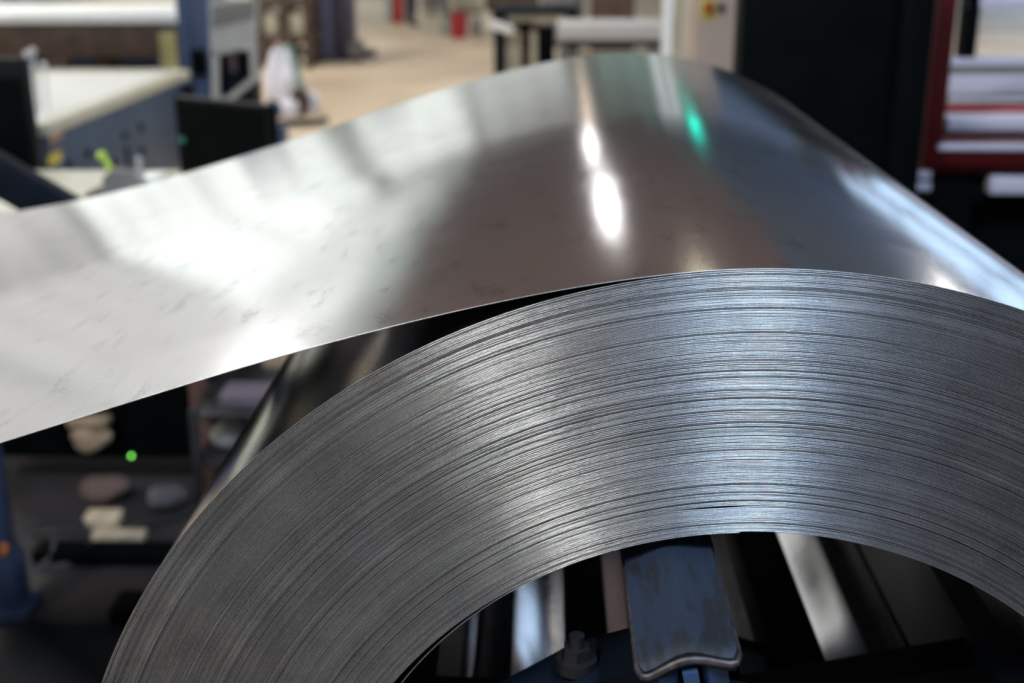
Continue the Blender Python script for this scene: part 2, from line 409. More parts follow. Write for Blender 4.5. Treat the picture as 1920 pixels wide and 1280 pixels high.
M_CLAMP = emit('cool_lamp_diffuser', (0.60, 0.77, 1.0), COOL_LAMP)
for (x, y, L, m, lb) in [
    (-0.7, 18.0, 2.8, M_NLAMP, 'long white ceiling lamp, nearest of the row mirrored in the sheet'),
    (-0.75, 29.5, 7.0, M_RLAMP, 'long white ceiling lamp in the middle of the mirrored row'),
    (-0.5, 44.5, 4.4, M_WLAMP, 'warm orange ceiling lamp next to the far wall'),
    (0.7, 10.2, 2.4, M_PLAMP, 'pale warm ceiling lamp over the aisle behind the coil'),
    (-7.5, 8.0, 2.4, M_FILL_LAMP, 'long white lamp added on the left to brighten the floor'),
    (-7.5, 13.0, 2.4, M_FILL_LAMP, 'second long white lamp added along the glazed wall to brighten the floor'),
    (7.5, 8.0, 2.4, M_FILL_LAMP, 'long white lamp added on the right to brighten the floor'),
    (7.5, 13.0, 2.4, M_FILL_LAMP, 'second long white lamp added on the right to brighten the floor'),
    (9.8, 18.0, 3.0, M_NLAMP, 'third long white ceiling lamp on the right side of the hall'),
    (-4.3, -4.0, 2.4, M_FLAMP, 'long white ceiling lamp behind the camera on the left'),
    (1.15, -4.2, 3.0, M_CLAMP, 'long bluish ceiling lamp behind the camera above the coil'),
]:
    ceiling_lamp(x, y, L, lb, m)
# ventilation duct and a pale pillar near the far end
t = thing('ventilation_duct', 'pale round ventilation duct bending down from the ceiling', 'duct', (2.4, 36, ZC))
MB().tube([(2.3, 36, ZC), (2.3, 36, 8.0), (2.4, 36.1, 7.6), (2.7, 36.3, 7.3), (3.3, 36.7, 7.1), (4.6, 37.4, 7.0), (6.0, 38, 6.95)], .28, 20).build('pipe', M_TEAL, t)
MB().tube([(2.3, 36, ZC - .02), (2.3, 36, ZC - .1)], .38, 20).build('collar', M_GREY, t)
t = thing('hall_pillar', 'pale green hall pillar near the far wall', 'pillar', (4.5, 44.0, 0))
MB().box(4.3, 4.7, 43.8, 44.2, 0, ZC, .01).build('shaft', M_TEAL, t)
MB().box(4.2, 4.8, 43.7, 44.3, 0, .25, .01).build('foot', M_CREAM, t)
# green exit light hung below the ceiling
ex, ey, ez = 4.1, 31.0, 6.75
t = thing('exit_light', 'small glowing green exit light hung below the ceiling', 'exit light', (ex, ey, ez))
MB().box(ex - .20, ex + .20, ey - .05, ey + .05, ez - .3, ez + .3, .01).build('case', M_GREY, t)
MB().box(ex - .17, ex + .17, ey - .06, ey - .05, ez - .27, ez + .27).build('lens', emit('green_lens', (0.0, 1.0, 0.72), 9.0), t, smooth=False)
for x in (ex - .15, ex + .15): MB().cyl((x, ey, ez + .3), (x, ey, ZC), .006, n=8).build('hanger', M_DARKSTEEL, t)

# ------------------------------------------------------------------ steel coil
NW = 168
PITCHW = (S - RIN) / NW
TH = 0.68 * PITCHW
SEG = 240
TH0 = -0.03
# strip profile (units of S), measured along the near edge
KX = np.array([-4.6, -4.3556, -4.1111, -3.8667, -3.6222, -3.3778, -3.1333, -2.8889, -2.6444, -2.4, -2.2753, -2.1505, -2.0258, -1.9011, -1.7763, -1.6516, -1.5268, -1.4021, -1.2774, -1.1526, -1.0279, -0.9032, -0.7784, -0.6537, -0.5289, -0.4042, -0.2795, -0.1547, -0.03])
KZ = np.array([0.46005, 0.42777, 0.40121, 0.3805, 0.36589, 0.35788, 0.3572, 0.3647, 0.38117, 0.40741, 0.42486, 0.44524, 0.46872, 0.4954, 0.52527, 0.55813, 0.59359, 0.63107, 0.67001, 0.70998, 0.75076, 0.79208, 0.83315, 0.87259, 0.90899, 0.9413, 0.96851, 0.989, 0.99955])
def spline(kx, kz, s_end):
    n = len(kx); h = np.diff(kx); A = np.zeros((n, n)); b = np.zeros(n); A[0, 0] = 1
    for i in range(1, n - 1):
        A[i, i - 1] = h[i - 1]; A[i, i] = 2 * (h[i - 1] + h[i]); A[i, i + 1] = h[i]
        b[i] = 6 * ((kz[i + 1] - kz[i]) / h[i] - (kz[i] - kz[i - 1]) / h[i - 1])
    A[-1, -1] = 2 * h[-1]; A[-1, -2] = h[-1]; b[-1] = 6 * (s_end - (kz[-1] - kz[-2]) / h[-1])
    M = np.linalg.solve(A, b)
    def ev(x):
        i = np.clip(np.searchsorted(kx, x) - 1, 0, n - 2); hh = h[i]; a = (kx[i + 1] - x) / hh; c = (x - kx[i]) / hh
        z = a * kz[i] + c * kz[i + 1] + ((a ** 3 - a) * M[i] + (c ** 3 - c) * M[i + 1]) * hh * hh / 6
        return z
    return ev

# cross-section of the sheet: (offset across thickness, y, is_front_edge) with rolled edge at the front
hw = TH / 2
prof = [(hw, W * 0.5), (hw, hw * .9)]
for a in (65, 35, 10, -10, -35, -65):
    prof.append((hw * math.sin(math.radians(a)) * 1.0, hw * .75 * (1 - math.cos(math.radians(a)))))
prof += [(-hw, hw * .9), (-hw, W * 0.5), (-hw, W), (hw, W)]
prof = np.array(prof)
NP = len(prof)

def sweep_mesh(name, cen, nrm, yoff, mats, parent):
    """sheet swept along centre line cen (x,z) with in-plane normal nrm; front edge pushed by yoff"""
    N = len(cen)
    wy = np.clip(1 - prof[:, 1] / (W * .5), 0, 1)
    co = np.empty((N, NP, 3))
    co[:, :, 0] = cen[:, None, 0] + nrm[:, None, 0] * prof[None, :, 0]
    co[:, :, 2] = cen[:, None, 1] + nrm[:, None, 1] * prof[None, :, 0]
    co[:, :, 1] = prof[None, :, 1] + yoff[:, None] * wy[None, :]
    idx = np.arange(N * NP).reshape(N, NP)
    a = idx[:-1]; b = idx[1:]
    q = np.stack([a, b, np.roll(b, -1, axis=1), np.roll(a, -1, axis=1)], -1).reshape(-1, 4)
    mi = np.zeros((N - 1, NP), int); mi[:, 1:8] = 1
    caps = [list(idx[0]), list(idx[-1][::-1])]
    me = bpy.data.meshes.new(name)
    me.vertices.add(N * NP); me.vertices.foreach_set('co', co.reshape(-1))
    nl = len(q) * 4 + 2 * NP
    me.loops.add(nl); me.loops.foreach_set('vertex_index', np.concatenate([q.reshape(-1), caps[0], caps[1]]).astype(np.int32))
    me.polygons.add(len(q) + 2)
    me.polygons.foreach_set('loop_start', np.concatenate([np.arange(len(q)) * 4, [len(q) * 4, len(q) * 4 + NP]]).astype(np.int32))
    me.polygons.foreach_set('material_index', np.concatenate([mi.reshape(-1), [1, 1]]).astype(np.int32))
    me.polygons.foreach_set('use_smooth', np.ones(len(q) + 2, bool))
    me.update(calc_edges=True); me.validate()
    for m in mats: me.materials.append(m)
    try: me.set_sharp_from_angle(angle=math.radians(50))
    except Exception: pass
    o = bpy.data.objects.new(name, me); C.objects.link(o); o.parent = parent
    return o

coil = thing('steel_coil', 'large coil of shiny galvanised steel sheet unwinding towards the left', 'steel coil', (0, 0, H))
n = NW * SEG
phi = np.linspace(0, 2 * np.pi * NW, n + 1)
theta = TH0 + phi
turn = phi / (2 * np.pi)
# slightly uneven winding
inc = 1 + 0.13 * rng.standard_normal(NW + 3); cum = np.concatenate([[0], np.cumsum(inc)]); cum = cum / cum[NW] * NW
tt = np.interp(turn, np.arange(len(cum)), cum)
tt = np.where(tt - turn > 0.8, turn + .8, np.where(tt - turn < -0.8, turn - .8, tt))
rad = S - hw - (S - RIN - 2 * hw) * tt / NW
thm = (theta + np.pi) % (2 * np.pi) - np.pi
# narrow slit low in the winding, near the top
rs = 0.668 * S
slit = np.exp(-((thm + 0.075) / 0.075) ** 2)
rad = rad - np.where(rad < rs, 0.0011 * slit * np.clip((rad - RIN) / (rs - RIN), 0, 1), 0)
# the innermost lap hangs loose on the lower left
last = np.clip(turn - (NW - 1.0), 0, 1)
loose = np.clip((-0.42 - thm) / 1.2, 0, 1) * np.clip((thm + 2.9) / 0.8, 0, 1)
rad = rad - np.where(turn > NW - 1.02, 0.021 * loose ** 2, 0)
# laps do not line up exactly
kn = np.arange(0, NW + 2, 0.55); kv = rng.standard_normal(len(kn)) * 0.00017
big = rng.random(len(kn)) < 0.10; kv[big] += rng.choice([-1, 1], big.sum()) * 0.0005
yoff = np.interp(turn, kn, kv) + 0.00035 * np.interp(turn, np.arange(0, NW + 9, 6), rng.standard_normal(len(np.arange(0, NW + 9, 6))))
yoff *= np.clip(turn / 0.4, 0, 1)
cen = np.stack([rad * np.sin(theta), rad * np.cos(theta)], 1)
nrm = np.stack([np.sin(theta), np.cos(theta)], 1)
sweep_mesh('wound_laps', cen, nrm, yoff, [M_SHEET, M_EDGE], coil)

x0 = S * math.sin(TH0) / S
kx = KX.copy(); kz = KZ - hw / S; kx[-1] = math.sin(TH0) * (1 - hw / S); kz[-1] = math.cos(TH0) * (1 - hw / S)
ev = spline(kx, kz, -math.tan(TH0))
xs = np.linspace(kx[-1], -4.6, 460)
zs = ev(xs)
cen = np.stack([xs, zs], 1) * S
tg = np.gradient(cen, axis=0); tg /= np.linalg.norm(tg, axis=1)[:, None]
nrm = np.stack([tg[:, 1], -tg[:, 0]], 1)
nrm[nrm[:, 1] < 0] *= -1
o = sweep_mesh('unwound_sheet', cen, nrm, np.zeros(len(xs)), [M_SHEET, M_EDGE], coil)
o['label'] = 'broad bright sheet leaving the top of the coil'

# ------------------------------------------------------------------ mandrel of the uncoiler
ax = Vector((0, 0, H))
man = thing('uncoiler', 'dark blue uncoiler mandrel with padded arms inside the coil bore', 'uncoiler', (0, 1.9, 0))
MB().box(-.11, .11, 1.62, 1.95, 0, 1.08, .02).build('pedestal', M_NAVY, man)
MB().cyl((0, .05, H), (0, 1.65, H), .045, n=32).build('shaft', M_NAVY, man)
for x, w in ((-0.197, 0.088), (0.222, 0.100)):
    MB().box((x - w / 2) * S, (x + w / 2) * S, .06, 1.6, H - .03, H + .02, .004).build('rail', M_NAVY, man)
hub = []
for k in range(40):
    a = 2 * math.pi * k / 40; rr = 0.118 + 0.02 * math.cos(3 * a)
    hub.append((rr * math.sin(a), H + rr * math.cos(a)))
MB().prism(hub, 'y', .02, .05).build('hub_plate', M_NAVY, man)
def shoe(deg):
    a = math.radians(deg)
    R3 = Matrix.Rotation(a, 3, 'Y')
    m = MB(); y0, y1 = -0.103, W + .02
    ro = RIN - (.006 if deg == -11 else .022); half = 0.0262
    # wavy cross-section of the pad (shallow ridge in the middle), rounded corners at the free end
    nx = 22; us = np.linspace(-half, half, nx)
    top = lambda u, y: math.sqrt(ro * ro - u * u) - .004 + .0030 * math.cos(u / half * math.pi * 1.0) * 1.0 - .004 * max(0, (y0 + .012 - y) / .012) ** 2
    rows = []
    ys = [y0 + d for d in (0, .002, .006, .012, .03, .08, .2, .6)] + [y1]
    for y in ys:
        inset = half * .12 * max(0, 1 - (y - y0) / .006) ** 2
        k = (half - inset) / half
        rows.append([(m.bm.verts.new((u * k, y, top(u, y))), m.bm.verts.new((u * k, y + .0015, top(u, y) - .009))) for u in us])
    for r in range(len(rows) - 1):
        for i in range(nx - 1):
            m.bm.faces.new([rows[r][i][0], rows[r][i + 1][0], rows[r + 1][i + 1][0], rows[r + 1][i][0]])
            m.bm.faces.new([rows[r][i][1], rows[r + 1][i][1], rows[r + 1][i + 1][1], rows[r][i + 1][1]])
        for i in (0, nx - 1):
            m.bm.faces.new([rows[r][i][0], rows[r + 1][i][0], rows[r + 1][i][1], rows[r][i][1]])
    for r in (0, len(rows) - 1):
        for i in range(nx - 1):
            m.bm.faces.new([rows[r][i][0], rows[r][i + 1][0], rows[r][i + 1][1], rows[r][i][1]])
    for v in m.bm.verts: v.co = R3 @ v.co + ax
    pad = m.build('pad', M_SHOE, man)
    # worn bare rim round the free end and along the sides
    rim = [(-half, .30), (-half, .004), (-half * .93, .0005)] + [(u, -.0005) for u in us[2:-2]] + [(half * .93, .0005), (half, .004), (half, .30)]
    pts = [R3 @ Vector((u, y0 + d, top(u, y0 + d) - .004)) + ax for u, d in rim]
    MB().tube(pts, .0022, 8).build('rim', M_SHOE_RIM, pad)
    for u in (-.013, .013):
        p = [R3 @ Vector((u, y, z)) + ax for y, z in ((y0 + .006, ro - .012), (y0 + .012, ro - .06), (.03, .10))]
        MB().bar(p[0], p[1], .006, .012).build('bracket', M_BRK, man); MB().bar(p[1], p[2], .006, .03).build('bracket_arm', M_BRK, man)
    MB().bar(R3 @ Vector((0, y0 + .012, ro - .016)) + ax, R3 @ Vector((0, y0 + .012, ro - .05)) + ax, .03, .008).build('bracket_web', M_BRK, man)
    for y in (.3, 1.0):
        MB().bar(R3 @ Vector((0, y, ro - .01)) + ax, R3 @ Vector((0, y, .03)) + ax, .02, .05).build('strut', M_NAVY, man)
M_BRK = mat('bracket_blue', (0.03, 0.06, 0.13), 0.4)
for d in (-11, 109, -131): shoe(d)
def shade_shell(a0, a1, r):  # added shells that darken the bore sides and cut its reflections
    m = MB(); pts = [math.radians(a) for a in np.linspace(a0, a1, 14)]
    poly = [(r * math.sin(a), H + r * math.cos(a)) for a in pts] + [((r - .02) * math.sin(a), H + (r - .02) * math.cos(a)) for a in reversed(pts)]
    m.prism(poly, 'y', .03, W - .02); m.build('shade_shell', M_NAVY, man)
    am = math.radians((a0 + a1) / 2)
    for y in (.2, .9): MB().bar((.04 * math.sin(am), y, H + .04 * math.cos(am)), ((r - .01) * math.sin(am), y, H + (r - .01) * math.cos(am)), .04, .04).build('strut', M_NAVY, man)
shade_shell(58, 98, RIN - .028); shade_shell(-112, -66, RIN - .03)
# link plate with a hex bolt on the left of the pad
lp = at(1080, 1225, 0.03)
m = MB(); m.prism([(lp.x - .09, lp.z - .09), (lp.x - .065, lp.z - .045), (lp.x + .0, lp.z - .004), (lp.x + .05, lp.z + .012), (lp.x + .09, lp.z - .1)], 'y', .0, .05)
m.build('link_plate', M_NAVY, man)
bo = MB(); bo.cyl((lp.x, .02, lp.z - .004), (lp.x, .02, lp.z + .004), .013, n=24); bo.cyl((lp.x, .02, lp.z + .004), (lp.x, .02, lp.z + .012), .009, n=6); bo.cyl((lp.x, .02, lp.z + .012), (lp.x, .02, lp.z + .02), .005, n=16)
bo.build('bolt', M_DARKSTEEL, man)

# ------------------------------------------------------------------ work bench behind the sheet, on the left
t = thing('work_bench', 'cream topped work bench behind the sheet with black screens on it', 'bench', (-1.4, 2.8, 0))
BZ = 0.92
MB().box(-2.1, -.72, 2.45, 3.03, BZ - .04, BZ, .004).build('top', M_CREAM, t)
cab = MB().box(-1.86, -1.02, 2.72, 3.0, .10, BZ - .04, .006).build('cabinet', M_BLACK, t)
led = at(245, 856, 2.71)
MB().cyl((led.x, 2.722, led.z), (led.x, 2.712, led.z), .0035, n=20).build('led', emit('green_led', (0.25, 1.0, 0.12), 5.0), cab)
for x in (-2.06, -.76):
    for y in (2.49, 2.99):
        MB().box(x - .025, x + .025, y - .025, y + .025, 0, BZ - .04, .003).build('leg', M_BROWN, t)

def px_box(m, x0, x1, yt, yb, Y, d, bev=0.0, zb=None, zt=None):
    """box whose front face (at depth Y) spans these photo columns and rows"""
    a = at(x0, yt, Y); b = at(x1, yb, Y); c = at((x0 + x1) / 2, yt, Y); e = at((x0 + x1) / 2, yb, Y)
    ym = (yt + yb) / 2
    xa = at(x0, ym, Y).x; xb = at(x1, ym, Y).x
    m.box(xa, xb, Y, Y + d, e.z if zb is None else zb, c.z if zt is None else zt, bev); return m

# black screens on the bench
a = at(326, 181, 2.86); b = at(498, 199, 2.66); zt = a.z
t = thing('control_screen', 'small black control screen with a green light, right one on the bench', 'screen', ((a.x + b.x) / 2, 2.78, BZ))
dv = Vector((b.x - a.x, b.y - a.y, 0)).normalized(); nv = Vector((dv.y, -dv.x, 0))        # nv points to the camera side
A2, B2 = Vector((a.x, a.y, 0)), Vector((b.x, b.y, 0))
quad = lambda p, q_, n0, n1: [tuple((v)[:2]) for v in (p + nv * n0, q_ + nv * n0, q_ + nv * n1, p + nv * n1)]
MB().prism(quad(A2, B2, 0, -.04), 'z', BZ + .02, zt).build('housing', M_BLACKGLOSS, t)
MB().prism(quad(A2 + dv * .012, B2 - dv * .012, .003, 0), 'z', BZ + .035, zt - .012).build('display', M_BLACK, t)
MB().box((a.x + b.x) / 2 - .06, (a.x + b.x) / 2 + .06, 2.72, 2.84, BZ, BZ + .02, .004).build('foot', M_BLACKGLOSS, t)
g = A2 + dv * .022 + nv * .004; gz = at(341, 262, 2.84).z
MB().box(g.x - .009, g.x + .011, g.y - .006, g.y, gz - .008, gz + .008).build('indicator', emit('teal_indicator', (0.0, 0.75, 0.42), 0.12), t)
a = at(-130, 110, 3.28); b = at(60, 215, 3.28)
xm = (a.x + b.x) / 2
t = thing('control_screen', 'tall black screen on a stand at the left edge of the picture', 'screen', (xm, 3.3, 0))
MB().box(a.x, b.x, 3.28, 3.32, .52, a.z, .006).build('housing', M_BLACKGLOSS, t)
MB().box(a.x + .02, b.x - .02, 3.277, 3.28, .56, a.z - .06).build('display', M_BLACK, t)
MB().cyl((xm, 3.34, .02), (xm, 3.34, .8), .025, n=16).build('pole', M_BLACKGLOSS, t)
MB().box(xm - .18, xm + .18, 3.2, 3.44, 0, .02, .004).build('foot', M_BLACKGLOSS, t)

# grey clamp tool with lime knob
p = at(215, 352, 2.52)
t = thing('clamp_tool', 'grey clamp tool with a lime green knob lying on the bench', 'tool', (p.x, 2.55, BZ))
MB().box(p.x - .075, p.x + .03, 2.5, 2.6, BZ, BZ + .038, .006).build('base', M_BROWN, t)
m = MB(); m.prism([(p.x - .035, BZ + .02), (p.x - .03, BZ + .075), (p.x - .005, BZ + .095), (p.x + .04, BZ + .08), (p.x + .066, BZ + .058), (p.x + .085, BZ + .02)], 'y', 2.52, 2.58)
m.build('body', M_MIDGREY, t)
MB().cyl((p.x + .062, 2.55, BZ + .03), (p.x + .062, 2.55, BZ + .125), .0085, n=16).build('post', M_GREY, t)
k = MB(); k.bar((p.x - .012, 2.55, BZ + .085), (p.x - .034, 2.55, BZ + .128), .014, .016, .004); k.sphere((p.x - .036, 2.55, BZ + .128), .013)
k.build('knob', M_LIME, t)
tag(MB().box(at(275, 330, 2.9).x, at(305, 330, 2.9).x, 2.84, 2.95, BZ, BZ + .012, .002).build('plastic_block', M_WHITE), 'small white block at the back of the bench', 'block')

# ------------------------------------------------------------------ blue stand at the left edge
t = thing('blue_stand', 'blue steel stand with sloping brace at the left edge', 'stand', (at(15, 1100, 2.0).x, 2.0, 0))
q0 = at(18, 1095, 2.0); q1 = at(8, 830, 2.0)
MB().bar((q0.x, 2.0, 0), (q0.x - .01, 2.0, .95), .05, .05, .004).build('post', M_BLUE, t)
MB().box(q0.x - .06, q0.x + .05, 1.94, 2.06, 0, .03, .004).build('foot', M_BLUE, t)
MB().box(q0.x - .035, q0.x + .035, 1.965, 2.035, .03, .17, .006).build('socket', M_BLUE, t)
MB().cyl((q0.x + .02, 1.965, .2), (q0.x + .02, 1.945, .2), .012, n=16).build('knob', mat('orange_knob', (0.5, 0.16, 0.04), 0.5), t)
b0 = at(-160, 235, 2.0); b1 = at(175, 430, 2.0)
MB().bar(b0, b1, .05, .085, .003).build('brace', M_NAVY, t)

# ------------------------------------------------------------------ roller table with blue side plate
X1 = -1.86; YA, YZ, ZT = 3.58, 5.35, 0.965
t = thing('roller_table', 'blue sided machine table with a shiny white top behind the bench', 'machine', (-2.6, 4.4, 0))
sd = MB().box(X1 - .03, X1, YA, YZ, .42, ZT - .03, .004).build('side_plate', M_BLUEGREY, t)
MB().box(-3.6, X1 - .03, YZ - .03, YZ, .42, ZT - .03, .004).build('end_plate', M_BLUEGREY, t)
MB().box(-3.6, X1 - .06, YA, YZ - .04, ZT - .03, ZT + .002, .002).build('top_plate', mat('glossy_white_top', (0.80, 0.79, 0.72), 0.34, 0.0, 0.04, 4), t)
MB().box(X1 - .06, X1 + .008, YA, YZ, ZT - .03, ZT + .012, .003).build('edge_rail', M_CREAM, t)
MB().box(-3.6, X1 - .06, YZ - .04, YZ + .02, ZT - .03, ZT + .012, .003).build('edge_rail', M_CREAM, t)
for y in (YA + .15, YZ - .15):
    for x in (-3.5, X1 - .1): MB().box(x - .05, x + .05, y - .05, y + .05, 0, .42, .004).build('leg', M_BLUE, t)
def on_side(px, py):
    d = FW + RT * ((px - 960) / FPX) - UP * ((py - 640) / FPX); k = (X1 - CAM.x) / d.x; return CAM + d * k
for (px, py) in ((165, 288), (128, 308), (233, 254), (264, 238), (237, 283), (240, 300), (266, 284), (214, 303)):
    p = on_side(px, py); MB().cyl((X1 - .002, p.y, p.z), (X1 + .008, p.y, p.z), .018, n=16).build('bolt', M_NAVY, sd)
for (py0, py1, mm) in ((238, 262, M_ORANGE), (266, 284, M_PINKBOX), (287, 308, M_YELLOW)):
    p = on_side(101, py0); q = on_side(101, py1)
    MB().box(X1, X1 + .003, p.y - .06, p.y + .06, q.z, p.z).build('sticker', mm, sd, smooth=False)
MB().cyl((X1 + .02, YZ - .1, .55), (X1 + .02, YZ - .1, ZT - .05), .04, n=16).build('pipe', M_NAVY, t)
# yellow post just behind it
p = at(321, 150, 5.7)
t = thing('guard_post', 'yellowish guard post between the blue table and blue press', 'post', (p.x, 5.7, 0))
MB().box(p.x - .035, p.x + .035, 5.67, 5.73, 0, at(321, 60, 5.7).z, .004).build('post', mat('dull_yellow', (0.30, 0.26, 0.09), 0.55, 0, 0.4, 9), t)
MB().box(p.x - .07, p.x + .07, 5.63, 5.77, 0, .015, .003).build('foot_plate', M_MIDGREY, t)
# chrome knobs added to make small glints on the table
for i, (px, py) in enumerate(((50, 101), (62, 95), (61, 121), (82, 121))):
    q = at(px, py, 3.9 + .12 * (i % 2))
    ko = MB(); ko.sphere((q.x, q.y, max(q.z, ZT + .03)), .013, n=20); ko.cyl((q.x, q.y, ZT), (q.x, q.y, max(q.z, ZT + .03)), .004, n=10)
    tag(ko.build('glint_knob', M_STEEL, base=(q.x, q.y, ZT + .002)), ('leftmost', 'second', 'third', 'rightmost')[i] + ' small chrome knob added to make a glint on the blue sided machine table', 'knob', 'chrome knobs added for glints on the machine table')

# ------------------------------------------------------------------ long white table further back
TY = 6.9
tz = at(160, 44, TY).z; tx = at(335, 25, TY).x
t = thing('long_table', 'long white topped table at the upper left', 'table', (tx - 2, TY + .5, 0))
MB().box(tx - 5, tx, TY, TY + 1.05, tz, tz + .055, .006).build('top', M_WHITE, t)
MB().box(tx - 4.95, tx - .03, TY + .04, TY + .07, tz - .20, tz, .003).build('apron', M_BROWN, t)
MB().box(tx - 4.95, tx - .03, TY + .95, TY + .98, tz - .20, tz, .003).build('apron', M_BROWN, t)
for x in (tx - .12, tx - .78, tx - 2.4, tx - 4.8):
    for y in (TY + .1, TY + .92): MB().box(x - .05, x + .05, y - .05, y + .05, 0, tz, .004).build('leg', M_BROWN, t)
MB().box(tx - 4.9, tx - .06, TY + .75, TY + .78, .25, tz - .2, .004).build('back_panel', mat('dusk_blue_panel', (0.045, 0.07, 0.15), 0.5), t)
MB().bar((tx - .8, TY + .5, .35), (tx - 2.3, TY + .5, tz - .1), .06, .12, .004).build('brace', M_BLUE, t)
MB().bar((tx - .2, TY + .5, .35), (tx - .75, TY + .5, tz - .15), .06, .10, .004).build('brace', M_BROWN, t)
p = at(20, 85, 6.2)
tag(MB().lump((p.x, 6.2, .5), .2, (1, .7, .9), 5, .2).build('green_sack', mat('olive_sack', (0.22, 0.24, 0.06), 0.7), base=(p.x, 6.2, .3)), 'olive green sack under the long white table', 'sack')

# ------------------------------------------------------------------ blue press frame with grey panel
PY = 6.4
t = thing('press_frame', 'blue press upright with a light grey hinged panel', 'machine', (at(365, 180, PY).x, PY, 0))
xa, xb = at(336, 90, PY).x, at(392, 90, PY).x
MB().box(xa, xb, PY, PY + .45, 0, 1.38, .01).build('upright', M_BLUE, t)
MB().box(xa + .06, xa + .075, PY - .012, PY, .3, 1.3, .002).build('cover_strip', M_BLUEGREY, t)
hb = at(372, 112, PY)
MB().box(hb.x - .03, hb.x + .05, PY - .06, PY, hb.z - .08, hb.z + .06, .01).build('switch_box', M_BLACK, t)
PF = PY - .12
c = [at(x, y, PF) for x, y in ((392, 0), (482, 0), (478, 84), (394, 108))]
MB().prism([(q.x, q.z) for q in c], 'y', PF, PF + .04).build('panel', M_GREY, t)
c = [at(x, y, PF) for x, y in ((398, 12), (478, 2), (476, 34), (398, 54))]
MB().prism([(q.x, q.z) for q in c], 'y', PF - .008, PF).build('panel_band', M_MIDGREY, t)
for (p0, p1) in (((404, 95), (404, 190)), ((474, 80), (478, 152)), ((430, 185), (486, 140)), ((404, 188), (432, 186))):
    MB().bar(at(*p0, PF + .02), at(*p1, PF + .02), .04, .035, .004).build('frame_bar', M_GREY, t)
q = at(440, 130, PY + .25)
MB().box(q.x - .1, q.x + .12, PY + .2, PY + .4, .2, at(440, 96, PY + .25).z, .01).build('gear_box', M_NAVY, t)
q = at(428, 118, PY + .1); MB().cyl((q.x, PY + .22, q.z - .06), (q.x, PY + .22, q.z + .05), .03, n=16).build('motor', M_PINKBOX, t)

# ------------------------------------------------------------------ floor clutter behind the sheet
q = at(520, 150, 10.6)
tag(MB().lump((q.x, 10.7, .32), .14, (.85, .7, 1.9), 11, .34, 4).build('film_roll', M_BAG, base=(q.x, 10.7, 0)), 'crumpled white plastic film standing beside the grey panel', 'plastic film')
q = at(545, 130, 10.95)
tag(MB().bar((q.x - .05, 11.0, .60), (q.x + .13, 11.0, .0), .03, .10, .01).build('teal_board', M_TEAL, base=(q.x, 11.0, 0)), 'pale teal board leaning behind the white film', 'board')
for i, (px, mm, r, nm, lb) in enumerate((
    (512, M_BLUE, .08, 'blue_sack', 'blue sack on the floor under the white film'),
    (543, M_BAG, .075, 'plastic_bag', 'pale plastic bag between blue sack and dark bag'),
    (562, M_BROWN, .10, 'dark_bag', 'dark brown bag on the floor clutter'),
    (584, M_BAG, .085, 'plastic_bag', 'pale plastic bag at the right end of the floor clutter'))):
    Yq = 10.35 + .17 * i; q = at(px, 205, Yq)
    tag(MB().lump((q.x, Yq, r * 1.2), r * .85, (1.1, .9, 1.45), 20 + i, .22, 4).build(nm, mm, base=(q.x, Yq, 0)), lb, 'bag')
q = at(548, 222, 10.0)
tag(MB().tube([(q.x + .27 * math.cos(a), 10.12 - .14 * math.sin(a), .03) for a in np.linspace(0, math.pi, 20)], .03, 8).build('cable', M_RUBBER, base=(q.x, 10.1, 0)), 'thick black cable curving on the floor in front of the bags', 'cable')
q = at(515, 250, 7.4)
tag(MB().box(q.x - .06, q.x + .07, 7.3, 7.5, 0, at(515, 236, 7.4).z, .01).build('blue_crate', M_BLUE, base=(q.x, 7.4, 0)), 'small blue crate just above the sheet edge beside the screen', 'crate')

# ------------------------------------------------------------------ blue column machine
CY = 15.6
t = thing('column_machine', 'tall blue grey machine column standing on the far floor', 'machine', (at(620, 108, CY).x, CY, 0))
xa, xm, xb = at(580, 60, CY).x, at(622, 60, CY).x, at(658, 60, CY).x
MC = mat('violet_blue_paint', (0.10, 0.115, 0.20), 0.45, 0, 0.15, 3)
MB().box(xa, xm, CY, CY + .5, 0, 1.75, .015).build('column', MC, t)
MB().box(xm, xb, CY + .08, CY + .5, 0, 1.75, .015).build('rear_column', mat('dark_violet_paint', (0.055, 0.055, 0.085), 0.5), t)
MB().box(xa - .05, xb + .12, CY - .05, CY + .6, 0, .05, .01).build('base_plate', M_DARKSTEEL, t)
q = at(668, 95, CY); MB().cyl((q.x, CY - .05, .16), (q.x, CY + .15, .16), .11, n=20).build('motor', M_MIDGREY, t)
MB().box(q.x - .05, q.x + .24, CY, CY + .2, .05, .14, .02).build('gear_foot', M_DARKSTEEL, t)

# brown rack with pale cartons, left of the column
RY = 14.8
t = thing('steel_rack', 'dark brown rack holding pale cartons left of the blue column', 'rack', (at(535, 90, RY).x, RY, 0))
x0, x1 = at(486, 60, RY).x, at(578, 60, RY).x
for x in (x0, (x0 + x1) / 2 + .02, x1):
    for y in (RY, RY + .55): MB().box(x - .05, x + .05, y - .04, y + .04, 0, 1.5, .004).build('post', M_BROWN, t)
for z in (.14, .30, .72, 1.12): MB().box(x0 - .05, x1 + .05, RY - .05, RY + .6, z, z + (.1 if z > .2 else .06), .004).build('shelf', M_BROWN, t)
for px, lb in ((505, 'pale carton on the left of the brown rack shelf'), (556, 'pale carton on the right of the brown rack shelf')):
    q = at(px, 60, RY); tag(MB().box(q.x - .10, q.x + .10, RY + .02, RY + .4, .40, .66, .008).build('carton', M_CREAM, base=(q.x, RY + .2, .40)), lb, 'carton')
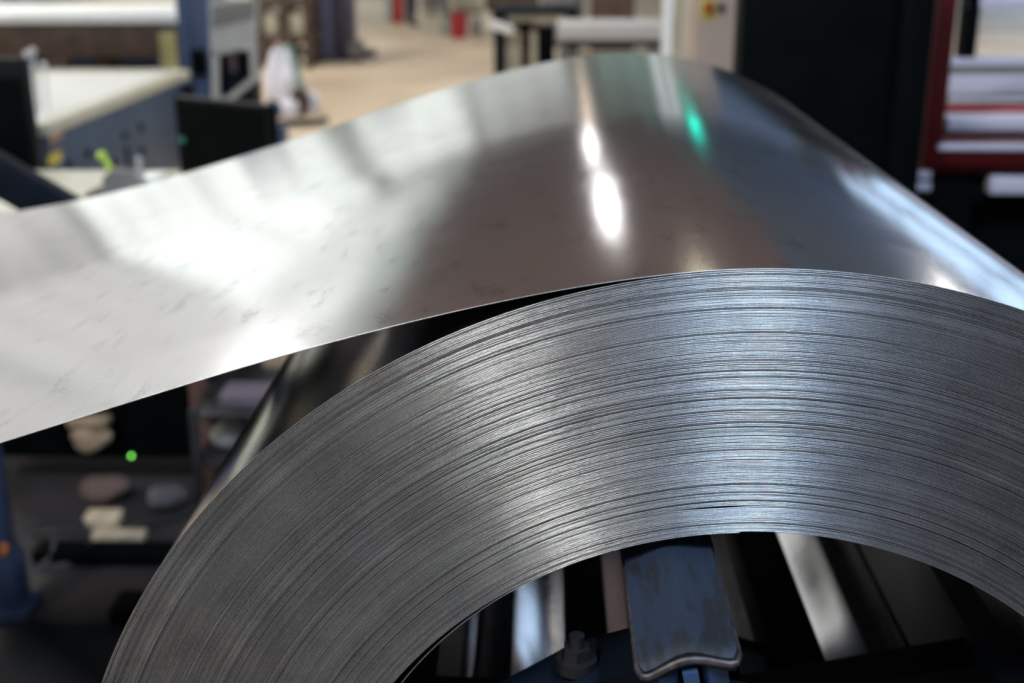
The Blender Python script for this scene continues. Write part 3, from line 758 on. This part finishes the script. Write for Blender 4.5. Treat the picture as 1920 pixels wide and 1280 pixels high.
q = at(520, 10, RY); tag(MB().box(x0, q.x + .16, RY + .02, RY + .5, .82, 1.02, .03).build('teal_tub', M_TEAL, base=(q.x, RY + .2, .82)), 'pale teal tub on the upper shelf of the brown rack', 'tub')

# ------------------------------------------------------------------ far floor: person, bin, benches
FY = 21.3
def skin_figure(name, pts, edges, radii, material, parent, root=0):
    me = bpy.data.meshes.new(name); me.from_pydata(pts, edges, []); o = bpy.data.objects.new(name, me); C.objects.link(o)
    o.parent = parent
    md = o.modifiers.new('skin', 'SKIN'); md.use_smooth_shade = True
    sv = me.skin_vertices[0].data
    for i, r in enumerate(radii): sv[i].radius = (r, r) if not isinstance(r, tuple) else r
    for i in range(len(pts)): sv[i].use_root = (i == root)
    ss = o.modifiers.new('sub', 'SUBSURF'); ss.levels = 2; ss.render_levels = 2
    me.materials.append(material); return o
pf = at(770, 49, FY)
t = thing('person', 'person in dark trousers standing far back on the factory floor', 'person', (pf.x, FY, 0))
P = [(0, 0, .93), (0, 0, 1.12), (0, 0, 1.36), (0, 0, 1.50), (-.02, 0, 1.56),
     (-.05, .09, .88), (-.03, .1, .50), (-.05, .10, .09), (.08, .11, .045),
     (.04, -.09, .88), (.07, -.09, .50), (.03, -.09, .09), (.17, -.10, .045),
     (0, .17, 1.42), (-.04, .24, 1.14), (.08, .25, .92), (0, -.17, 1.42), (-.03, -.24, 1.14), (.10, -.24, .93)]
E_ = [(0, 1), (1, 2), (2, 3), (3, 4), (0, 5), (5, 6), (6, 7), (7, 8), (0, 9), (9, 10), (10, 11), (11, 12), (2, 13), (13, 14), (14, 15), (2, 16), (16, 17), (17, 18)]
Rr = [.13, .13, .15, .06, .055, .10, .075, .05, .04, .10, .075, .05, .04, .065, .05, .04, .065, .05, .04]
body = skin_figure('body', P, E_, Rr, M_TROUSER, t)
jp = [(0, 0, .95), (0, 0, 1.12), (0, 0, 1.38), (0, .18, 1.42), (-.04, .245, 1.14), (.06, .25, .97), (0, -.18, 1.42), (-.03, -.245, 1.14), (.08, -.245, .97)]
skin_figure('jacket', jp, [(0, 1), (1, 2), (2, 3), (3, 4), (4, 5), (2, 6), (6, 7), (7, 8)], [.15, .15, .165, .075, .06, .05, .075, .06, .05], M_JACKET, t)
hd = MB(); hd.sphere((pf.x + .01, FY, 1.66), .10, (1.0, .82, 1.2), 20); hd.bar((pf.x + .09, FY, 1.66), (pf.x + .125, FY, 1.64), .025, .03, .006)
for s in (-1, 1): hd.sphere((pf.x, FY + s * .083, 1.65), .022, (1, .5, 1.3), 10)
hd.build('head', M_SKIN, t)
MB().sphere((pf.x - .012, FY, 1.69), .103, (1.0, .86, 1.08), 20).build('hair', M_HAIR, t)
for s in (-1, 1):
    h = MB(); hx, hy = (pf.x + .09, FY + s * .247)
    h.sphere((hx, hy, .88), .04, (.8, .45, 1.1), 12)
    for k in range(4): h.bar((hx - .025 + .017 * k, hy, .85), (hx - .02 + .017 * k, hy, .775 + .008 * abs(k - 1.5)), .014, .014, .004)
    h.bar((hx + .03, hy, .89), (hx + .055, hy, .83), .014, .014, .004)
    h.build('hand', M_SKIN, t)

by = 19.2; q = at(860, 71, by)
t = thing('waste_bin', 'red plastic waste bin on the far floor', 'bin', (q.x, by, 0))
MB().cyl((q.x, by, 0), (q.x, by, .36), .125, .15, n=28).build('body', M_REDBIN, t)
MB().cyl((q.x, by, .36), (q.x, by, .385), .16, .155, n=28).build('rim', M_REDBIN, t)
q = at(745, 12, 22.4)
tag(MB().box(q.x - .1, q.x + .1, 22.3, 22.6, 0, .75, .02).build('red_locker', M_REDBIN, base=(q.x, 22.4, 0)), 'dark red locker behind the person', 'locker')
q = at(690, 12, 23.0)
t = thing('teal_bench', 'low pale teal bench against the far left of the person', 'bench', (q.x, 23.2, 0))
MB().box(q.x - .5, q.x + .45, 23.0, 23.5, .42, .55, .01).build('top', M_TEAL, t)
for x in (q.x - .42, q.x + .37): MB().box(x - .05, x + .05, 23.05, 23.45, 0, .42, .01).build('leg', M_TEAL, t)
q = at(812, 60, 19.5)
t = thing('stool', 'pale stool with slender legs left of the red bin', 'stool', (q.x, 19.5, 0))
MB().cyl((q.x, 19.5, .48), (q.x, 19.5, .53), .17, n=24).build('seat', M_BROWN, t)
for k in range(4):
    a = math.pi / 4 + k * math.pi / 2
    MB().bar((q.x + .12 * math.cos(a), 19.5 + .12 * math.sin(a), .48), (q.x + .17 * math.cos(a), 19.5 + .17 * math.sin(a), 0), .035, .035, .004).build('leg', M_CREAM, t)
for i, (px, mm, h, lb) in enumerate(((893, M_MIDGREY, .26, 'grey low crate right of the red bin'), (912, M_CREAM, .36, 'cream low crate next to the dark blue bench'), (838, M_TEAL, .30, 'pale green crate between stool and red bin'))):
    q = at(px, 62, 19.8); tag(MB().box(q.x - .075, q.x + .075, 19.7, 20.0, 0, h, .015).build('crate', mm, base=(q.x, 19.85, 0)), lb, 'crate')
# distant crates and machines near the far end, seen at the very top of the picture
for i, (px, w, h, Yq, mm, lb) in enumerate((
    (815, .5, 1.1, 24.5, M_MIDGREY, 'grey cabinet far behind the stool'),
    (875, .6, .9, 25.5, M_CREAM, 'cream cabinet far behind the red bin'),
    (960, .9, 1.0, 20.5, M_BROWN, 'brown cabinet far behind the dark blue bench'),
    (1055, .6, 1.0, 17.5, M_MIDGREY, 'grey cabinet behind the grey table'),
    (1150, .6, .95, 17.0, M_BROWN, 'brown cabinet behind the grey table on the right'))):
    q = at(px, 10, Yq); t = thing('storage_cabinet', lb, 'cabinet', (q.x, Yq + .3, 0))
    MB().box(q.x - w / 2, q.x + w / 2, Yq, Yq + .6, .05, h, .01).build('body', mm, t)
    for s in (-1, 1): MB().box(q.x + s * w / 4 - w / 4 + .01, q.x + s * w / 4 + w / 4 - .01, Yq - .015, Yq, .1, h - .05, .004).build('door', mm, t)
    MB().box(q.x - w / 2, q.x + w / 2, Yq + .02, Yq + .58, 0, .05).build('plinth', M_BLACK, t)

# dark blue bench frame with cream panels
DY = 11.2
t = thing('frame_bench', 'dark blue bench frame with cream panels above the sheet', 'bench', (at(1000, 130, DY).x, DY, 0))
x0, x1 = at(926, 60, DY).x, at(1086, 60, DY).x; zt = at(1000, 16, DY).z; zb = at(1000, 28, DY).z
MB().box(x0, x1, DY, DY + .7, zb, zt, .006).build('top', M_NAVY, t)
for x in (x0 + .05, x1 - .05):
    for y in (DY + .05, DY + .62): MB().box(x - .05, x + .05, y - .05, y + .05, 0, zb, .004).build('leg', M_NAVY, t)
for a_, b_ in ((951, 972), (998, 1018)):
    xa, xb = at(a_, 90, DY).x, at(b_, 90, DY).x; MB().box(xa, xb, DY + .1, DY + .14, .1, at(1000, 62, DY).z, .004).build('panel', M_CREAM, t)
xa, xb = at(949, 40, DY).x, at(1062, 40, DY).x
MB().box(xa, xb, DY + .08, DY + .11, at(1000, 42, DY).z, zb, .004).build('panel', M_CREAM, t)
MB().box(at(976, 90, DY).x, at(994, 90, DY).x, DY + .02, DY + .12, .1, at(985, 42, DY).z, .006).build('motor', M_BLACK, t)
q = at(945, 54, DY - .3)
MB().bar(at(918, 44, DY - .1), at(962, 58, DY - .1), .22, .07, .02).build('white_pipe', M_WHITE, t)

# grey table with white top
GY = 8.6
t = thing('grey_table', 'grey table with a pale top in front of the white posts', 'table', (at(1140, 105, GY).x, GY, 0))
x0, x1 = at(1046, 60, GY).x, at(1248, 60, GY).x; zt = at(1150, 47, GY).z; zb = at(1150, 75, GY).z
MB().box(x0, x1, GY, GY + .7, zb, zt, .006).build('top', mat('pale_top', (0.55, 0.54, 0.53), 0.4, 0, 0.05), t)
MB().box(x0 + .03, x1 - .03, GY + .03, GY + .66, zb - .05, zb, .004).build('apron', M_DARKSTEEL, t)
for k in range(3):
    z = zb - .09 - k * .09; MB().box(x0 + .08, x1 - .08, GY + .04, GY + .06, z - .06, z, .004).build('slat', M_MIDGREY, t)
for x in (x0 + .04, x1 - .04):
    for y in (GY + .06, GY + .62): MB().box(x - .03, x + .03, y - .03, y + .03, 0, zb, .004).build('leg', M_MIDGREY, t)
q = at(1022, 62, GY)
tag(MB().box(q.x - .06, q.x + .07, GY + .05, GY + .35, 0, at(1032, 52, GY).z, .015).build('black_box', M_BLACK, base=(q.x, GY + .2, 0)), 'black box at the left end of the grey table', 'box')

# white posts and beige cabinet with emergency stop
WY = 4.9
t = thing('post_frame', 'pair of white posts beside the beige cabinet', 'frame', (at(1272, 100, WY).x, WY, 0))
for a_, b_, mm in ((1243, 1262, M_WHITE), (1279, 1300, M_WHITE)):
    MB().box(at(a_, 50, WY).x, at(b_, 50, WY).x, WY, WY + .06, 0, 2.1, .004).build('post', mm, t)
MB().box(at(1262, 50, WY).x, at(1279, 50, WY).x, WY + .02, WY + .05, 0, 2.1, .003).build('infill', M_CREAM, t)
MB().box(at(1243, 50, WY).x, at(1300, 50, WY).x, WY, WY + .06, 2.1, 2.16, .004).build('head_rail', M_WHITE, t)
BY_ = 4.5
x0, x1 = at(1302, 60, BY_).x, at(1392, 60, BY_).x
t = thing('control_cabinet', 'beige control cabinet with a red emergency stop button', 'cabinet', ((x0 + x1) / 2, BY_ + .15, 0))
MB().box(x0, x1 + .05, BY_, BY_ + .32, 0, 1.75, .008).build('body', M_BEIGE, t)
q = at(1328, 12, BY_)
MB().box(q.x - .03, q.x + .03, BY_ - .004, BY_, q.z - .05, q.z + .03, .001).build('yellow_plate', M_YELLOW, t)
bt = MB(); bt.cyl((q.x, BY_ - .004, q.z), (q.x, BY_ - .02, q.z), .012, n=20); bt.cyl((q.x, BY_ - .02, q.z), (q.x, BY_ - .034, q.z), .02, n=24)
bt.build('emergency_stop', M_REDBIN, t)
q2 = at(1352, 14, BY_); MB().cyl((q2.x, BY_, q2.z), (q2.x, BY_ - .02, q2.z), .015, n=20).build('knob', M_BLACK, t)

# ------------------------------------------------------------------ black cabinet
KY = 2.75
x0, x1, xg = at(1385, 160, KY).x, at(1738, 200, KY).x, at(1668, 200, KY).x
t = thing('black_cabinet', 'shallow matte black cabinet behind the right of the coil', 'cabinet', ((x0 + x1) / 2, KY + .4, 0))
MB().box(x0, x1, KY + .03, KY + .14, 0, 1.5, .01).build('body', M_BLACK, t)
MB().box(x0, xg - .012, KY, KY + .03, .08, 1.48, .006).build('door', M_BLACK, t)
MB().box(xg + .012, x1, KY + .005, KY + .03, .08, 1.48, .006).build('door', M_BLACK, t)

# ------------------------------------------------------------------ red machine with slatted bed
RX = 2.9
xp0, xp1 = at(1738, 200, RX).x, at(1776, 200, RX).x
zlo, zhi = at(1830, 312, RX).z, at(1830, 268, RX).z
t = thing('red_machine', 'red framed machine with pale slats inside, right of the black cabinet', 'machine', (xp0 + .6, RX + .6, 0))
MB().box(xp0, xp1, RX, RX + .08, zlo, 1.62, .006).build('front_post', M_RED, t)
MB().box(xp1, xp0 + 1.52, RX + .003, RX + .08, zlo, zhi, .006).build('front_rail', M_RED, t)
MB().box(xp0 + 1.52, xp0 + 1.6, RX, RX + .08, zlo, 1.62, .006).build('front_post', M_RED, t)
MB().box(xp0 + .02, xp0 + 1.58, RX + .04, RX + 1.2, zlo - .03, zlo + .02, .004).build('bed', M_RED, t)
for x in (xp0 + .12, xp0 + 1.45):
    for y in (RX + .12, RX + 1.08): MB().box(x - .06, x + .06, y - .06, y + .06, 0, zlo - .03, .006).build('leg', M_BLACK, t)
M_LILAC = mat('lilac_white_slat', (0.58, 0.58, 0.70), 0.35, 0.2, 0.06, 8)
def rowbar(y0p, y1p, Y, d, mm, nm='slat', xl=1778):
    a = at(1840, y0p, Y); b = at(1840, y1p, Y); x = at(xl, (y0p + y1p) / 2, Y).x
    MB().box(x, xp0 + 1.5 + (Y - RX) * .3, Y, Y + d, b.z, a.z, .004).build(nm, mm, t)
rowbar(270, 283, RX - .012, .012, M_LILAC, 'trim_strip', 1760)
rowbar(222, 246, RX + .18, .12, M_LILAC)
rowbar(205, 219, RX + .36, .10, M_REDBIN)
rowbar(186, 198, RX + .52, .12, M_STEEL)
rowbar(166, 182, RX + .66, .12, M_LILAC)
rowbar(147, 163, RX + .80, .12, M_LILAC)
rowbar(124, 145, RX + .98, .05, M_MIDGREY)
rowbar(112, 123, RX + .99, .16, M_LILAC)
MB().box(xp0 + .02, xp0 + .06, RX + .08, RX + 1.15, zlo, zhi + .1, .004).build('side_rail', M_RED, t)
MB().box(at(1800, 60, RX + 1.1).x, at(1828, 60, RX + 1.1).x, RX + 1.06, RX + 1.14, zlo, 1.62, .006).build('rear_post', M_BLACK, t)
MB().box(xp0, xp0 + 1.6, RX, RX + .08, 1.62, 1.7, .006).build('top_rail', M_RED, t)
MB().box(at(1800, 60, RX + 1.1).x, xp0 + 1.9, RX + 1.06, RX + 1.14, at(1860, 15, RX + 1.1).z, at(1860, -5, RX + 1.1).z, .006).build('rear_rail', M_LILAC, t)
# motor below
q = at(1800, 350, RX + .05); rr = .055
mt = MB().cyl((q.x - .085, RX + .12, zlo - .1), (q.x + .085, RX + .12, zlo - .1), rr, n=32).build('motor', M_BLACK, t)
for k in range(7): MB().cyl((q.x - .075 + k * .025, RX + .12, zlo - .1), (q.x - .069 + k * .025, RX + .12, zlo - .1), rr + .006, n=32).build('fin', M_BLACK, mt)
for y in (333, 356):
    p = at(1736, y, RX - .02); MB().box(p.x - .035, p.x + .028, RX + .02, RX + .04, p.z - .012, p.z + .012, .003).build('label_plate', M_LILAC, t)
p = at(1890, 348, RX + .02); MB().box(p.x - .05, p.x + .6, RX + .02, RX + .1, p.z - .026, p.z + .026, .004).build('lower_rail', M_LILAC, t)
MB().box(xp0 - .02, xp0 + 1.6, RX + .15, RX + .2, .05, zlo - .03, .004).build('skirt', M_BLACK, t)
# dark machine parts seen through the red frame
q = at(1880, 35, 9.5)
t = thing('pump_unit', 'dark pump unit on the floor seen through the red frame', 'machine', (q.x, 9.5, 0))
MB().box(q.x - .3, q.x + .6, 9.3, 9.9, 0, .12, .01).build('base', M_BROWN, t)
MB().cyl((q.x - .2, 9.6, .4), (q.x + .4, 9.6, .4), .22, n=28).build('motor', M_DARKSTEEL, t)
MB().box(q.x - .1, q.x + .3, 9.5, 9.7, .12, .3, .01).build('saddle', M_BROWN, t)

# ------------------------------------------------------------------ floor under the sheet, on the left
q = at(165, 800, 2.66)
rag = MB(); rag.lump((q.x, 2.69, at(165, 826, 2.66).z), .05, (1.15, .4, .85), 31, .22)
a = at(160, 792, 2.66)
rag.box(a.x - .06, a.x + .06, 2.665, 2.72, at(160, 803, 2.66).z, at(160, 790, 2.66).z, .004)
tag(rag.build('beige_rag', M_CLOTH), 'beige rag hanging on the black bench cabinet under the sheet', 'rag')
q = at(375, 760, 2.45)
t = thing('wooden_post', 'dark brown wooden post standing under the sheet', 'post', (q.x, 2.45, 0))
MB().box(q.x - .022, q.x + .022, 2.43, 2.48, 0, BZ - .05, .004).build('post', M_BROWNWOOD, t)
MB().box(q.x - .05, q.x + .05, 2.40, 2.51, 0, .02, .003).build('foot', M_BROWNWOOD, t)
# trolley with cartons beyond the post
t = thing('parts_trolley', 'dark trolley with shelves beside the coil under the sheet', 'trolley', (-.7, 2.25, 0))
zs1, zs2 = at(450, 850, 2.12).z, at(450, 772, 2.08).z
for z in (.12, zs1, zs2): MB().box(-.98, -.48, 2.06, 2.40, z - .012, z, .003).build('shelf', M_DARKSTEEL, t)
for x in (-.97, -.49):
    for y in (2.07, 2.39): MB().box(x - .01, x + .01, y - .01, y + .01, 0, zs2 + .01, .002).build('upright', M_DARKSTEEL, t)
a = at(402, 750, 2.1); b = at(500, 750, 2.1)
tag(MB().box(a.x + .01, b.x, 2.1, 2.2, zs2, zs2 + .035, .004).build('carton', M_PINKBOX, base=((a.x + b.x) / 2, 2.2, zs2)), 'mauve carton on the top shelf of the dark trolley', 'carton')
q = at(425, 815, 2.14)
tag(MB().lump((q.x, 2.16, zs1 + .037), .034, (1.2, .9, 1.1), 41, .12).build('white_sack', M_GREY, base=(q.x, 2.16, zs1)), 'greyish white sack on the middle shelf of the dark trolley', 'sack')
q = at(490, 815, 2.14)
tag(MB().lump((q.x, 2.2, zs1 + .034), .031, (1.1, .9, 1.05), 43, .12).build('grey_sack', M_PINKBOX, base=(q.x, 2.2, zs1)), 'mauve grey sack beside the white one on the trolley', 'sack')
# dark strips added as shade on the floor round the uncoiler
t = bpy.data.objects.new('trim_8', None); C.objects.link(t); struct(t, 'dark strips added as floor shade round the uncoiler')
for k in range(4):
    MB().box(-3.4 + 1.6 * k + .0006, -1.8 + 1.6 * k - .0006, -5.0, 3.55, .0, .003, .001).build('shade_strip', M_FLOOR_SHADE, t)
# blocks, bar, cables on the floor
def fl(px, py):
    d = FW + RT * ((px - 960) / FPX) - UP * ((py - 640) / FPX); return CAM + d * (-CAM.z / d.z)
a = fl(158, 990); b = fl(222, 990)
tag(MB().box(a.x, b.x, a.y, a.y + .06, 0, .035, .004).build('wood_block', M_WOOD, base=(a.x, a.y, 0)), 'short pale wooden block on the floor behind the longer one', 'wood block')
a = fl(170, 1022); b = fl(268, 1022)
tag(MB().box(a.x, b.x, a.y, a.y + .05, 0, .03, .004).build('wood_block', M_WOOD, base=(a.x, a.y, 0)), 'longer pale wooden block on the floor under the sheet', 'wood block')
q = fl(190, 955); tag(MB().lump((q.x, q.y + .05, .045), .06, (1.3, .8, .7), 51, .2).build('brown_rag', mat('brown_rag', (0.10, 0.06, 0.05), 0.8), base=(q.x, q.y, 0)), 'brown rag bundle behind the wooden blocks', 'rag')
q = fl(318, 950); tag(MB().lump((q.x, q.y, .035), .05, (1.1, .9, .75), 53, .2).build('grey_rag', M_MAT2, base=(q.x, q.y, 0)), 'grey mauve rag bundle on the dark floor near the coil', 'rag')
a = fl(40, 1062); b = fl(360, 1062)
tag(MB().box(a.x + .03, b.x + .1, a.y, a.y + .07, 0, .045, .004).build('floor_channel', M_BLACK, base=(a.x, a.y, 0)), 'black steel channel lying across the floor', 'channel')
a = fl(-60, 1175)
a.x += .35
tag(MB().box(a.x, a.x + .75, a.y, a.y + .10, 0, .05, .004).build('machine_skid', M_BLACK, base=(a.x, a.y, 0)), 'thick black skid bar low at the left', 'skid')
tag(MB().box(a.x - .2, a.x + .7, a.y - .9, a.y - .01, 0, .02, .004).build('steel_plate', M_NAVY, base=(a.x, a.y - .4, 0)), 'dark blue floor plate at the lower left', 'floor plate')
for i, (px, py, rx, ry, lb) in enumerate(((115, 1045, .085, .055, 'larger loop of thin grey cable on the floor'), (70, 1055, .05, .05, 'smaller loop of thin grey cable near the blue stand'))):
    q = fl(px, py)
    tag(MB().tube([(q.x + rx * math.cos(k), q.y + ry * math.sin(k), .05 + .045 * math.sin(k)) for k in np.linspace(0, 2 * math.pi, 40, endpoint=False)], .004, 8, True).build('cable_loop', M_DARKSTEEL, base=(q.x, q.y, 0)), lb, 'cable')
pts = [fl(x, y) + Vector((0, 0, .008)) for x, y in ((60, 1010), (110, 1000), (160, 1002), (230, 995), (300, 985), (380, 960), (450, 930))]
tag(MB().tube(pts, .007, 8).build('black_hose', M_RUBBER), 'black hose running over the floor towards the coil', 'hose')
